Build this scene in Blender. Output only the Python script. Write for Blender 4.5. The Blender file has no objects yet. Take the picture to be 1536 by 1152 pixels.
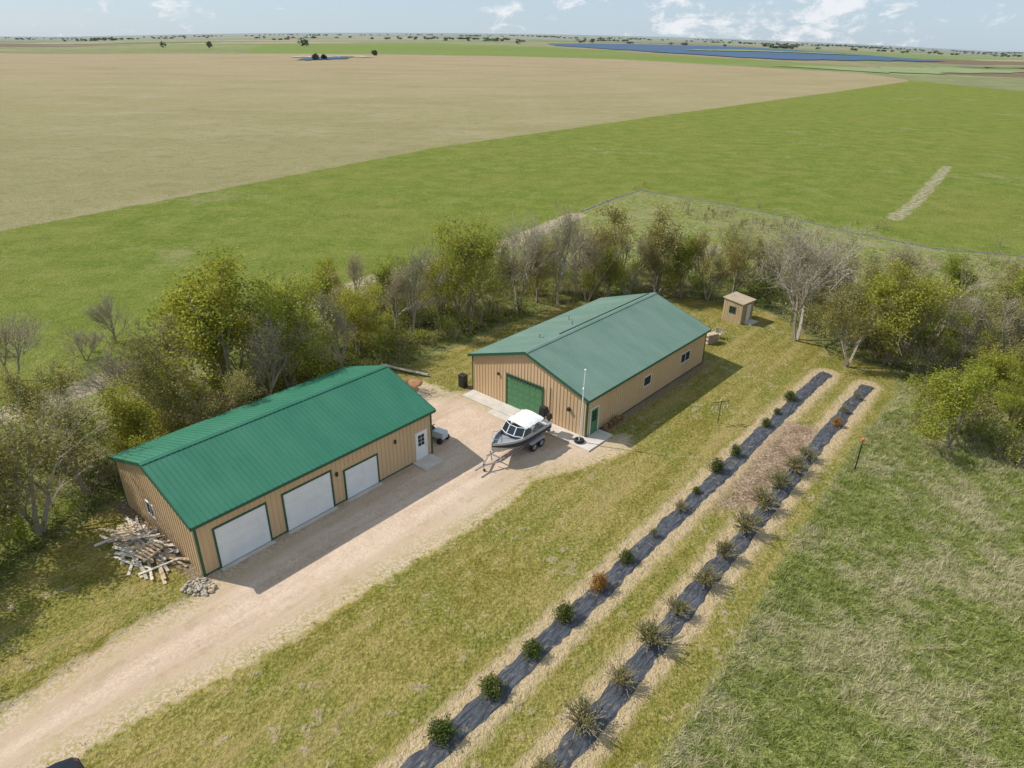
import bpy, math, random
import numpy as np
from mathutils import Vector, Matrix
random.seed(5); rng=np.random.default_rng(5)
scn=bpy.context.scene
COL=bpy.context.collection
R=math.radians
# ------------------------------------------------------------------ helpers
def link(o,parent=None):
    COL.objects.link(o)
    if parent: o.parent=parent
    return o
def empty(name,loc,yaw=0):
    e=bpy.data.objects.new(name,None); e.location=loc; e.rotation_euler=(0,0,yaw); e.empty_display_size=.3
    return link(e)
class NT:
    def __init__(s,mat): s.t=mat.node_tree; s.n=s.t.nodes; s.l=s.t.links
    def new(s,typ,**k):
        n=s.n.new(typ)
        for a,b in k.items(): setattr(n,a,b)
        return n
    def put(s,sock,val):
        if isinstance(val,bpy.types.NodeSocket): s.l.new(val,sock)
        else: sock.default_value=val
    def math(s,op,a,b=None,c=None,clamp=False):
        n=s.new('ShaderNodeMath',operation=op); n.use_clamp=clamp
        s.put(n.inputs[0],a)
        if b is not None: s.put(n.inputs[1],b)
        if c is not None: s.put(n.inputs[2],c)
        return n.outputs[0]
    def mix(s,f,a,b,blend='MIX'):
        n=s.new('ShaderNodeMix',data_type='RGBA',blend_type=blend)
        s.put(n.inputs[0],f)
        s.put(n.inputs[6],a if not isinstance(a,tuple) else (*a[:3],1)); s.put(n.inputs[7],b if not isinstance(b,tuple) else (*b[:3],1))
        return n.outputs[2]
    def noise(s,vec,scale,detail=4,rough=.55,dist=0):
        n=s.new('ShaderNodeTexNoise'); n.inputs['Scale'].default_value=scale; n.inputs['Detail'].default_value=detail
        n.inputs['Roughness'].default_value=rough; n.inputs['Distortion'].default_value=dist
        if vec is not None: s.l.new(vec,n.inputs['Vector'])
        return n.outputs[0]
    def rng(s,v,a,b,c=0.,d=1.,smooth=False):
        n=s.new('ShaderNodeMapRange'); n.clamp=True
        if smooth: n.interpolation_type='SMOOTHSTEP'
        s.put(n.inputs[0],v)
        for i,q in enumerate((a,b,c,d)): n.inputs[i+1].default_value=q
        return n.outputs[0]
    def attr(s,name):
        n=s.new('ShaderNodeAttribute'); n.attribute_name=name; return n.outputs['Fac']
    def mapping(s,vec,scale=(1,1,1),rot=(0,0,0)):
        n=s.new('ShaderNodeMapping'); n.inputs['Scale'].default_value=scale; n.inputs['Rotation'].default_value=rot
        s.l.new(vec,n.inputs['Vector']); return n.outputs[0]
    def bump(s,h,strength=.5,dist=.05):
        n=s.new('ShaderNodeBump'); n.inputs['Strength'].default_value=strength; n.inputs['Distance'].default_value=dist
        s.l.new(h,n.inputs['Height']); return n.outputs[0]
def newmat(name):
    m=bpy.data.materials.new(name); m.use_nodes=True; T=NT(m); B=T.n['Principled BSDF']; return m,T,B
def pm(name,c1,c2=None,scale=3,rough=.6,metal=0,bump=0,bdist=.02,coord='Object',stretch=(1,1,1),spec=.4):
    m,T,B=newmat(name)
    B.inputs['Roughness'].default_value=rough; B.inputs['Metallic'].default_value=metal
    B.inputs['Specular IOR Level'].default_value=spec
    tc=T.new('ShaderNodeTexCoord').outputs[coord]
    v=T.mapping(tc,scale=stretch)
    n=T.noise(v,scale,4,.6)
    if c2 is None: c2=tuple(c*.75 for c in c1)
    T.l.new(T.mix(T.rng(n,.3,.7),c1,c2),B.inputs['Base Color'])
    if bump: T.l.new(T.bump(n,bump,bdist),B.inputs['Normal'])
    return m
class MB:
    def __init__(s): s.v=[];s.f=[];s.m=[]
    def add(s,vs,fs,m=0):
        o=len(s.v); s.v+= [tuple(q) for q in vs]; s.f+=[tuple(i+o for i in f) for f in fs]; s.m+=[m]*len(fs)
    def hexa(s,v,m=0):
        s.add(v,[(3,2,1,0),(4,5,6,7),(0,1,5,4),(1,2,6,5),(2,3,7,6),(3,0,4,7)],m)
    def box(s,a,b,m=0):
        x0,y0,z0=a;x1,y1,z1=b
        s.hexa([(x0,y0,z0),(x1,y0,z0),(x1,y1,z0),(x0,y1,z0),(x0,y0,z1),(x1,y0,z1),(x1,y1,z1),(x0,y1,z1)],m)
    def obox(s,c,d,ln,w,h,m=0,roll=0):
        d=Vector(d).normalized(); up=Vector((0,0,1)) if abs(d.z)<.95 else Vector((1,0,0))
        a=d.cross(up).normalized(); b=a.cross(d)
        if roll: q=Matrix.Rotation(roll,3,d); a=q@a; b=q@b
        c=Vector(c); d=d*ln/2;a=a*w/2;b=b*h/2
        s.hexa([c-d-a-b,c+d-a-b,c+d+a-b,c-d+a-b,c-d-a+b,c+d-a+b,c+d+a+b,c-d+a+b],m)
    def cyl(s,p0,p1,r0,r1=None,n=10,m=0,cap=True):
        if r1 is None: r1=r0
        p0=Vector(p0);p1=Vector(p1);d=(p1-p0).normalized()
        a=d.cross(Vector((0,0,1)) if abs(d.z)<.95 else Vector((1,0,0))).normalized();b=d.cross(a)
        vs=[];
        for p,r in((p0,r0),(p1,r1)):
            for i in range(n):
                t=2*math.pi*i/n; vs.append(p+a*r*math.cos(t)+b*r*math.sin(t))
        fs=[(i,(i+1)%n,n+(i+1)%n,n+i) for i in range(n)]
        if cap: fs+=[tuple(range(n-1,-1,-1)),tuple(range(n,2*n))]
        s.add(vs,fs,m)
    def ball(s,c,r,sz=1,m=0,nu=8,nv=6,jit=0):
        vs=[];
        for j in range(1,nv):
            for i in range(nu):
                t=2*math.pi*i/nu;p=math.pi*j/nv; k=1+random.uniform(-jit,jit)
                vs.append((c[0]+r*k*math.sin(p)*math.cos(t),c[1]+r*k*math.sin(p)*math.sin(t),c[2]+r*sz*k*math.cos(p)))
        vs.append((c[0],c[1],c[2]+r*sz));vs.append((c[0],c[1],c[2]-r*sz))
        fs=[]
        for j in range(nv-2):
            for i in range(nu): fs.append((j*nu+i,(j+1)*nu+i,(j+1)*nu+(i+1)%nu,j*nu+(i+1)%nu))
        T_=len(vs)-2
        for i in range(nu):
            fs.append((i,(i+1)%nu,T_)); fs.append(((nv-2)*nu+(i+1)%nu,(nv-2)*nu+i,T_+1))
        s.add(vs,fs,m)
    def build(s,name,mats,parent=None,smooth=False,loc=None,yaw=0,bevel=0):
        me=bpy.data.meshes.new(name); me.from_pydata(s.v,[],s.f)
        for m in mats: me.materials.append(m)
        me.polygons.foreach_set('material_index',s.m)
        if smooth: me.polygons.foreach_set('use_smooth',[True]*len(s.f))
        me.update()
        o=bpy.data.objects.new(name,me); link(o,parent)
        if loc is not None: o.location=loc; o.rotation_euler=(0,0,yaw)
        if bevel:
            b=o.modifiers.new('b','BEVEL'); b.width=bevel; b.segments=2; b.limit_method='ANGLE'
        return o
def hz(x,y):
    x=np.asarray(x,float);y=np.asarray(y,float)
    ys=np.maximum(y,1.)
    t=1.49*x/ys
    d=np.clip(15.5+.5*t-19*t*t,0,None)
    return np.where(y>500,d/1279*(y-500),0)
# ------------------------------------------------------------------ camera
p,r,f=0.463,-0.015,1024.
X0=Vector((1,0,0));F=Vector((0,math.cos(p),-math.sin(p)));D0=Vector((0,-math.sin(p),-math.cos(p)))
Xc=math.cos(r)*X0+math.sin(r)*D0; Dc=-math.sin(r)*X0+math.cos(r)*D0
cam=bpy.data.cameras.new('camera'); co=bpy.data.objects.new('camera',cam); link(co)
M=Matrix.Identity(4)
for i,vv in enumerate((Xc,-Dc,-F)):
    for j in range(3): M[j][i]=vv[j]
M.translation=Vector((0,0,25)); co.matrix_world=M
cam.sensor_width=36; cam.lens=24.0; cam.clip_end=60000; cam.clip_start=.5
scn.camera=co
# ------------------------------------------------------------------ light & sky
S=Vector((-.683,.184,.707)).normalized()
sun=bpy.data.lights.new('sun','SUN'); sun.energy=5.0; sun.angle=R(.5); sun.color=(1,.96,.89)
so=bpy.data.objects.new('sun',sun); link(so); so.rotation_euler=S.to_track_quat('Z','Y').to_euler(); so.location=(-60,20,80)
w=bpy.data.worlds.new('World'); scn.world=w; w.use_nodes=True; T=NT(w)
bg=T.n['Background']; bg.inputs['Strength'].default_value=.09
sky=T.new('ShaderNodeTexSky'); sky.sky_type='NISHITA'; sky.sun_disc=False; sky.sun_elevation=R(45); sky.sun_rotation=R(285)
sky.air_density=1.0; sky.dust_density=.5; sky.ozone_density=2.0
tc=T.new('ShaderNodeTexCoord').outputs['Generated']
mp=T.mapping(tc,scale=(1,1,2.2))
n1=T.noise(mp,20,9,.66,.3); n2=T.noise(mp,4.5,3,.5)
sx=T.new('ShaderNodeSeparateXYZ'); T.l.new(tc,sx.inputs[0])
cl=T.math('ADD',n1,T.math('MULTIPLY',T.math('SUBTRACT',n2,.5),.6))
cl=T.math('ADD',cl,T.rng(sx.outputs[0],-.6,.6,-.08,.03))
fac=T.rng(cl,.50,.66,0,.85,True)
hs=T.mix(.6,sky.outputs[0],(6.4,8.3,10.4))
T.l.new(T.mix(fac,hs,(10.0,10.2,10.5)),bg.inputs['Color'])
scn.view_settings.view_transform='Standard'; scn.view_settings.look='None'; scn.view_settings.exposure=0
# ------------------------------------------------------------------ layout (metres)
GX,GY,GA,GL,GW,GH,GR=-15.81,27.157,.863,16.11,9.31,3.38,4.97
SX,SY,SA,SL,SW,SH,SR=5.26,41.64,.857,17.56,11.10,3.19,5.02
gravel=[(-24,11),(-22.5,16),(-21.1,19.2),(-19.6,21.4),(-17.9,23.9),(-16.1,25.7),(-15.6,27.6),(-11,34),(-6.5,40.2),(-9,44),(-9.2,50.5),(-7.2,50.5),(-5.0,48.6),(-3.4,48.6),(5,42),(8.7,42.2),(8.3,40),(5,38),(1.5,36.4),(-.2,33.5),(-3.2,30.4),(-6.9,26.6),(-9.8,23.3),(-12.5,20.8),(-15.2,18.6),(-17,16.7),(-20,12)]
lawn=[(-3,6),(2,12),(5.7,17),(10.9,23.5),(16.1,30.8),(24.9,42),(30.4,48.4),(33,53),(29,59),(27,68),(20,72),(6,70),(-3,60),(-9,53),(-12,47),(-16,40),(-23,35),(-25,30),(-26,20),(-30,6)]
belt=[(-36,24),(-36,33),(-30.5,42),(-24,53),(-18,64),(-9,76),(1,84),(14,84),(26,82),(36,78),(48,74),(64,66),(64,50),(44,41),(33,38),(30,44),(33,50),(31,58),(27,62),(27,70),(16,71.5),(6,70),(-2,63),(-8,56),(-12,50),(-15,45),(-20,39),(-24,34),(-24.5,29),(-26,22),(-34,16)]
garden=[(12.2,33.6),(14.2,36.2),(16.5,39.5),(20.6,44.6),(22.8,43.4),(20.5,40.2),(18,37),(15.2,33.7)]
pasture=[(-40,36),(-33,47),(-26,60),(-16,78),(-4,89),(10,112),(24,134),(35,125),(45,113),(51,103),(59,95),(69,91),(120,85),(120,20),(40,10),(10,10),(-40,10)]
tan=[(-170,-75),(-73.4,96.4),(-56.8,125.2),(-21.7,188.7),(53.8,286.3),(345,651),(365,785),(140,1080),(-50,1130),(-380,1170),(-795,1184),(-2500,1200),(-2500,-75)]
track=[(-50,30),(-42,38),(-37.5,43.5),(-32.1,51),(-24.5,63.5),(-13.9,80.8),(-2.8,90.5),(10,112)]
ditch=[(62.5,113),(74,128),(88,148),(103.1,169.8)]
s1=[(-9.8,9.3),(-3.4,16.9),(8.2,30.8),(18.7,43.3),(26.9,53.0)]
s2=[(-4.5,9.2),(1.9,17),(11.7,29),(20.1,39.3),(29.4,50.7)]
farfab=[(10.9,114.6),(18,126),(24.1,134.2),(34.5,124.9),(44.9,113.4),(51.2,102.8),(59.0,94.9),(69.3,91.1),(90,87)]
def segd(P,a,b):
    a=np.array(a,float);b=np.array(b,float);d=b-a
    t=np.clip(((P-a)@d)/(d@d),0,1)
    return np.hypot(*(P-a-t[:,None]*d).T)
def pld(P,pl): return np.min([segd(P,pl[i],pl[i+1]) for i in range(len(pl)-1)],axis=0)
def inside(P,poly):
    x,y=P.T; c=np.zeros(len(P),bool); n=len(poly)
    for i in range(n):
        x1,y1=poly[i];x2,y2=poly[(i+1)%n]
        if y1==y2: continue
        q=((y1>y)!=(y2>y))&(x<(x2-x1)*(y-y1)/(y2-y1)+x1); c^=q
    return c
def sdf(P,poly):
    d=pld(P,list(poly)+[poly[0]]); return np.where(inside(P,poly),d,-d)
# ------------------------------------------------------------------ ground
def axis(lo,hi,step,far_lo,far_hi,g=1.07):
    a=list(np.arange(lo,hi+1e-6,step)); s=step;x=hi;up=[]
    while x<far_hi: s*=g; x+=s; up.append(x)
    s=step;x=lo;dn=[]
    while x>far_lo: s*=g; x-=s; dn.append(x)
    return np.array(dn[::-1]+a+up)
ax=axis(-50,106,.5,-16000,16000); ay=axis(10,172,.5,-300,26000)
XX,YY=np.meshgrid(ax,ay); P=np.stack([XX.ravel(),YY.ravel()],1); nx,ny=len(ax),len(ay)
V=np.column_stack([P,hz(P[:,0],P[:,1])])
I=np.arange(nx*ny).reshape(ny,nx)
Fq=np.stack([I[:-1,:-1],I[:-1,1:],I[1:,1:],I[1:,:-1]],-1).reshape(-1,4)
me=bpy.data.meshes.new('ground'); me.from_pydata(V,[],Fq)
def setattr_(me,name,a):
    at=me.attributes.new(name,'FLOAT','POINT'); at.data.foreach_set('value',np.asarray(a,np.float32))
setattr_(me,'grav',sdf(P,gravel)); setattr_(me,'lawn',sdf(P,lawn)); setattr_(me,'belt',sdf(P,belt))
setattr_(me,'past',sdf(P,pasture)); setattr_(me,'tan',sdf(P,tan)); setattr_(me,'track',pld(P,track)); setattr_(me,'ditch',pld(P,ditch))
setattr_(me,'strip',np.minimum(np.minimum(pld(P,s1),pld(P,s2)),pld(P,farfab)+.85)); setattr_(me,'garden',sdf(P,garden))
farpoly=[(-2500,1190),(-795,1184),(-380,1170),(-50,1130),(140,1080),(365,785),(347,655),(350,514),(520,470),(16000,430),(30000,30000),(-30000,30000),(-30000,1190)]
setattr_(me,'far',sdf(P,farpoly))
greenband=[(-420,1175),(-50,1135),(140,1085),(330,900),(500,1000),(330,1300),(100,1900),(-250,2300),(-700,2100)]
setattr_(me,'gband',sdf(P,greenband))
def rect(x,y,a,L,W):
    l=np.array([math.cos(a),math.sin(a)]);q=np.array([-math.sin(a),math.cos(a)]);o=np.array([x,y])
    return [tuple(o),tuple(o+l*L),tuple(o+l*L+q*W),tuple(o+q*W)]
RG=rect(GX,GY,GA,GL,GW);RS=rect(SX,SY,SA,SL,SW)
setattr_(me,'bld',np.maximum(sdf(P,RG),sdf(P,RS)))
m,T,B=newmat('ground_mat'); B.inputs['Roughness'].default_value=.95; B.inputs['Specular IOR Level'].default_value=.05
pos=T.new('ShaderNodeNewGeometry').outputs['Position']
nA=T.noise(pos,.03,4,.62); nB=T.noise(pos,.2,4,.65); nC=T.noise(pos,1.1,4,.68); nD=T.noise(pos,6,4,.75); nE=T.noise(pos,34,2,.8)
al=T.mapping(pos,rot=(0,0,-.86)); al=T.mapping(al,scale=(.1,1,1)); nS=T.noise(al,.8,4,.6)
mixn=T.math('ADD',T.math('MULTIPLY',nC,.55),T.math('MULTIPLY',nD,.45))
mixf=T.math('ADD',T.math('MULTIPLY',nB,.45),T.math('MULTIPLY',nC,.55))
def edge(name,amp,wd,off=0,n=nC):
    d=T.math('ADD',T.attr(name),off)
    d=T.math('ADD',d,T.math('MULTIPLY',T.math('SUBTRACT',n,.5),amp*2))
    return T.rng(d,-wd,wd)
def two(a,b,n,lo=.35,hi=.65): return T.mix(T.rng(n,lo,hi),a,b)
fs=T.mapping(pos,rot=(0,0,-.9)); fs=T.mapping(fs,scale=(.03,1,1)); fS=T.noise(fs,.3,3,.65)
sep=T.new('ShaderNodeSeparateXYZ'); T.l.new(pos,sep.inputs[0]); dist=sep.outputs[1]
# green field
green=two((.100,.130,.016),(.225,.240,.050),mixf,.41,.59)
green=T.mix(.4,green,two((.09,.125,.015),(.26,.27,.075),nD,.42,.58))
green=T.mix(T.rng(nB,.50,.70,0,.5),green,(.235,.215,.075))
green=T.mix(T.rng(fS,.42,.6,0,.45),green,(.19,.205,.04))
green=T.mix(T.rng(nA,.40,.6,0,.5),green,two((.10,.155,.018),(.165,.21,.035),mixf,.42,.58))
green=T.mix(T.rng(T.math('ADD',nA,T.math('MULTIPLY',mixf,.5)),.84,.95,0,.55),green,(.29,.25,.13))
# tan field
tanc=two((.235,.195,.095),(.41,.345,.205),mixf,.41,.59)
lg=two((.165,.165,.048),(.34,.30,.15),mixf,.41,.59)
tanc=T.mix(T.rng(T.math('ADD',dist,T.math('MULTIPLY',T.math('SUBTRACT',nA,.5),500)),110,420,.8,0,True),tanc,lg)
tanc=T.mix(.35,tanc,two((.18,.155,.065),(.43,.365,.22),nD,.42,.58))
tanc=T.mix(T.rng(nB,.48,.68,0,.45),tanc,(.215,.20,.08))
tanc=T.mix(T.rng(T.math('ADD',nA,T.math('MULTIPLY',nB,.35)),.68,.85,0,.25),tanc,(.40,.33,.22))
tanc=T.mix(T.rng(dist,300,1000,0,.55),tanc,(.36,.255,.18))
bN=T.noise(T.mapping(pos,scale=(.5,1,1)),.02,5,.7)
tanc=T.mix(T.rng(bN,.46,.64,0,.4),tanc,(.215,.19,.085))
tanc=T.mix(T.rng(fS,.5,.66,0,.35),tanc,(.24,.22,.09))
col=T.mix(edge('tan',.8,.4,n=nB),green,tanc)
# far patchwork
vor=T.new('ShaderNodeTexVoronoi'); vor.feature='F1'; vor.distance='CHEBYCHEV'; T.l.new(T.mapping(pos,rot=(0,0,.25),scale=(.0011,.0021,0)),vor.inputs['Vector']); vor.inputs['Scale'].default_value=1.6
rp=T.new('ShaderNodeValToRGB'); rp.color_ramp.interpolation='CONSTANT'
sc=T.new('ShaderNodeSeparateColor'); T.l.new(vor.outputs['Color'],sc.inputs[0]); T.l.new(sc.outputs[0],rp.inputs[0])
cols=[(.18,.23,.07),(.30,.23,.16),(.22,.23,.11),(.15,.21,.055),(.38,.30,.21),(.17,.11,.085),(.25,.26,.12)]
els=rp.color_ramp.elements
els[0].color=(*cols[0],1); els[1].position=1/7; els[1].color=(*cols[1],1)
for i in range(2,7): e=els.new(i/7); e.color=(*cols[i],1)
farc=T.mix(.1,rp.outputs[0],(.25,.25,.14)); farc=T.mix(T.rng(nA,.42,.6,0,.5),farc,(.14,.15,.065))
farc=T.mix(T.math('MULTIPLY',edge('gband',15,6,n=nA),.8),farc,(.165,.21,.055))
farc=T.mix(T.rng(dist,1800,9000,0,.6),farc,(.26,.30,.34))  # aerial haze painted into the ground colour, bluer with distance
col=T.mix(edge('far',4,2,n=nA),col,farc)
# pasture rough
rough=two((.11,.135,.028),(.29,.30,.10),mixn,.42,.58)  # dark tone paints in the shadowed gaps between grass tufts
rough=T.mix(T.rng(nB,.47,.62,0,.8),rough,two((.38,.33,.19),(.18,.18,.06),mixn,.42,.58))
col=T.mix(edge('past',1.2,.8),col,rough)
beltc=two((.075,.085,.022),(.21,.175,.085),nC,.4,.6); beltc=T.mix(T.rng(nB,.47,.6,0,.75),beltc,two((.10,.15,.022),(.19,.225,.05),nD))  # leaf litter and green, darkened to paint in shade under the crowns
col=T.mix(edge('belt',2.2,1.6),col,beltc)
# lawn
lw=two((.175,.155,.030),(.335,.272,.090),T.math('ADD',T.math('MULTIPLY',mixn,.65),T.math('MULTIPLY',nS,.35)),.42,.58)
lw=T.mix(T.rng(nB,.45,.58,0,.6),lw,two((.115,.140,.02),(.225,.22,.052),nD,.4,.6))
lw=T.mix(T.rng(nS,.52,.66,0,.65),lw,two((.38,.285,.125),(.27,.21,.075),nD,.4,.6))
lw=T.mix(T.rng(T.math('ADD',nC,T.math('MULTIPLY',nB,.6)),.90,.98,0,.75),lw,(.37,.28,.18))
col=T.mix(edge('lawn',.7,.25),col,lw)
lit=two((.60,.45,.29),(.33,.255,.12),nD,.42,.58)
d=T.math('ADD',T.attr('strip'),T.math('MULTIPLY',T.math('SUBTRACT',nC,.5),1.5))
col=T.mix(T.rng(d,.95,1.35,1,0),col,lit)
gd=two((.20,.13,.085),(.37,.265,.18),mixn,.43,.57)
col=T.mix(T.math('MULTIPLY',edge('garden',1.5,.5),T.rng(nD,.3,.45,.75,1)),col,gd)
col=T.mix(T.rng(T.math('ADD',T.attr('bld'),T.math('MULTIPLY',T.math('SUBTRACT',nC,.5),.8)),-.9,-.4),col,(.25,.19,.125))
trc=two((.46,.37,.26),(.29,.25,.145),nC,.4,.6)
d=T.math('ADD',T.attr('track'),T.math('MULTIPLY',T.math('SUBTRACT',nC,.5),1.2))
col=T.mix(T.rng(d,1.4,2.0,.95,0),col,trc)
d=T.math('ADD',T.attr('ditch'),T.math('MULTIPLY',T.math('SUBTRACT',nB,.5),2.6))
col=T.mix(T.rng(d,.8,1.4,.9,0),col,two((.42,.36,.25),(.19,.19,.07),nC,.4,.6))
# gravel
gr=two((.46,.34,.245),(.62,.48,.365),T.math('ADD',T.math('MULTIPLY',nC,.35),T.math('MULTIPLY',nE,.65)),.42,.58)
gr=T.mix(T.rng(nS,.44,.62,0,.6),gr,(.43,.31,.215))
gr=T.mix(T.rng(nE,.58,.68,0,.45),gr,(.26,.20,.15))
gr=T.mix(T.rng(nB,.52,.7,0,.4),gr,(.58,.46,.36))
gr=T.mix(T.rng(T.math('ADD',nC,T.math('MULTIPLY',nS,.6)),.86,.98,0,.5),gr,(.35,.26,.175))
ge=edge('grav',1.0,.18)
inner=T.rng(T.attr('grav'),.6,2.4)
weeds=T.math('MULTIPLY',T.rng(T.math('ADD',nD,T.math('MULTIPLY',nC,.4)),.66,.74),T.math('SUBTRACT',1,inner))
ge=T.math('MULTIPLY',ge,T.math('SUBTRACT',1,T.math('MULTIPLY',weeds,.8)))
col=T.mix(ge,col,gr)
mk=T.math('ADD',T.math('MULTIPLY',nE,.9),T.math('MULTIPLY',nD,1.1))
mk=T.rng(mk,.68,1.32,.45,1.5)
cb=T.new('ShaderNodeCombineColor'); [T.l.new(mk,cb.inputs[i]) for i in range(3)]
col=T.mix(T.rng(T.attr('grav'),-.3,.4,1,.45),col,T.mix(1,col,cb.outputs[0],'MULTIPLY'))
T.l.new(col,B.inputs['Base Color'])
hh=T.noise(pos,2.2,4,.75)
hh=T.math('MULTIPLY',hh,T.rng(T.attr('grav'),-.3,.4,1,.12))
T.l.new(T.bump(hh,1,.32),B.inputs['Normal'])
me.materials.append(m); go=bpy.data.objects.new('ground',me); link(go)
# ------------------------------------------------------------------ water
def sheet(name,top,bot,mat,n=40,k=4,off=1.0):
    def res(pl,n):
        pl=np.array(pl,float); d=np.r_[0,np.cumsum(np.hypot(*np.diff(pl,axis=0).T))]; t=np.linspace(0,d[-1],n)
        return np.stack([np.interp(t,d,pl[:,0]),np.interp(t,d,pl[:,1])],1)
    a=res(top,n);b=res(bot,n);vs=[];fs=[]
    for j in range(k+1):
        q=a+(b-a)*j/k
        jit=rng.normal(0,1,q.shape)*np.array([4,14]) if j in(0,k) and off>.5 else 0
        q=q+jit
        vs+= [(x,y,float(hz(x,y))+off) for x,y in q]
    for j in range(k):
        for i in range(n-1): fs.append((j*n+i,(j+1)*n+i,(j+1)*n+i+1,j*n+i+1))
    me=bpy.data.meshes.new(name); me.from_pydata(vs,[],fs); me.materials.append(mat)
    return link(bpy.data.objects.new(name,me))
wat=pm('water',(.020,.058,.12),(.032,.082,.16),.01,.45,0,spec=.12,coord='Object')
sheet('lake',[(100,2500),(300,2850),(869,2994),(950,2250),(905,1640)],[(110,2150),(292,1560),(380,1330),(452,1240),(640,1380),(905,1600)],wat)
sheet('pond',[(-268,945),(-243,1000),(-218,990)],[(-268,930),(-245,880),(-218,940)],wat,16,3,.8)
sheet('pond',[(700,1200),(900,1240),(1100,1260)],[(700,1180),(900,1150),(1100,1180)],wat,20,3)
sb=pm('shore_grass',(.16,.22,.07),(.24,.26,.12),.02,.9)
sheet('shore',[(420,1900),(650,2150),(860,2000)],[(420,1820),(650,1950),(860,1880)],sb,20,2,2.2)
sheet('shore',[(320,950),(500,1000),(640,1120)],[(400,800),(520,870),(680,1000)],sb,20,3,.6)
sn=pm('shore_sand',(.42,.35,.24),(.33,.30,.17),.03,.9)
sheet('shore',[(-300,1010),(-243,1045),(-190,1020)],[(-300,985),(-243,1012),(-195,1000)],sn,20,2,.7)
# ------------------------------------------------------------------ fabric strips
m,T,B=newmat('landscape_fabric'); B.inputs['Roughness'].default_value=.5; B.inputs['Specular IOR Level'].default_value=.4
pos=T.new('ShaderNodeNewGeometry').outputs['Position']
v=T.mapping(T.mapping(pos,rot=(0,0,-.87)),scale=(.5,2.2,1)); a=T.noise(v,2.6,5,.7,.6); c=T.noise(pos,2.3,5,.7)
cc=T.mix(T.rng(a,.38,.62),(.034,.038,.046),(.105,.112,.128)); cc=T.mix(T.rng(c,.57,.66,0,.8),cc,(.28,.215,.135))
T.l.new(cc,B.inputs['Base Color']); T.l.new(T.bump(a,1,.2),B.inputs['Normal']); fab=m
def ribbon(name,pl,wd,step=.2,k=8,z0=.03,amp=.04):
    pl=np.array(pl,float); d=np.r_[0,np.cumsum(np.hypot(*np.diff(pl,axis=0).T))]; n=int(d[-1]/step); t=np.linspace(0,d[-1],n)
    c=np.stack([np.interp(t,d,pl[:,0]),np.interp(t,d,pl[:,1])],1); tg=np.gradient(c,axis=0); tg/=np.hypot(*tg.T)[:,None]; nr=np.stack([-tg[:,1],tg[:,0]],1)
    def sm(q,s): 
        w_=np.hanning(s); return np.convolve(rng.normal(0,1,n+s),w_/np.sqrt((w_**2).sum()),'same')[:n]*q
    wl=wd/2*(1+sm(.08,5)+sm(.07,25)); wr=wd/2*(1+sm(.08,5)+sm(.07,25)); c=c+nr*sm(.04,41)[:,None]
    vs=[];fs=[]
    wave=sm(1,7); wave2=sm(1,5)
    for i in range(n):
        for j in range(k+1):
            s=j/k; off=-wl[i]+(wl[i]+wr[i])*s
            e=min(s,1-s)*2
            z=z0*min(1,e*3)+.004+amp*abs(wave[i]*math.sin(3*s+i*.11)+wave2[i]*.6*math.cos(5*s))*.6*min(1,e*2.5)
            vs.append((c[i,0]+nr[i,0]*off,c[i,1]+nr[i,1]*off,z))
    for i in range(n-1):
        for j in range(k): a=i*(k+1)+j; fs.append((a,a+k+1,a+k+2,a+1))
    me=bpy.data.meshes.new(name); me.from_pydata(vs,[],fs); me.materials.append(fab); me.polygons.foreach_set('use_smooth',[True]*len(fs))
    return link(bpy.data.objects.new(name,me))
ribbon('landscape_fabric_strip',s1,1.0); ribbon('landscape_fabric_strip',s2,.98); ribbon('landscape_fabric_strip',farfab,.6,.5,4)
# ------------------------------------------------------------------ building materials
wallm=pm('tan_steel_siding',(.60,.42,.245),(.54,.375,.21),.6,.5,.0,stretch=(1,1,.2))
trim=pm('green_trim',(.02,.10,.055),(.018,.085,.045),2,.45)
roofG=pm('green_steel_roof',(.026,.148,.086),(.045,.178,.108),.7,.5,0,spec=.3,stretch=(1,.25,1))
roofS=pm('faded_green_steel_roof',(.125,.205,.158),(.17,.25,.20),.7,.5,0,spec=.3,stretch=(1,.25,1))
doorW=pm('white_door',(.76,.76,.76),(.68,.68,.68),1,.5)
doorG=pm('green_door',(.07,.19,.085),(.08,.21,.095),1,.5)
white=pm('white_paint',(.78,.78,.77),(.7,.7,.7),2,.5)
m,T,B=newmat('window_glass'); B.inputs['Base Color'].default_value=(.02,.03,.035,1); B.inputs['Roughness'].default_value=.08; glass=m
conc=pm('concrete',(.60,.54,.47),(.46,.41,.35),1.2,.9,0,.3,.01)
dark=pm('dark_metal',(.02,.02,.022),(.03,.03,.03),4,.5)
steel=pm('galvanised_steel',(.45,.46,.47),(.38,.38,.39),5,.4,.6)
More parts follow.
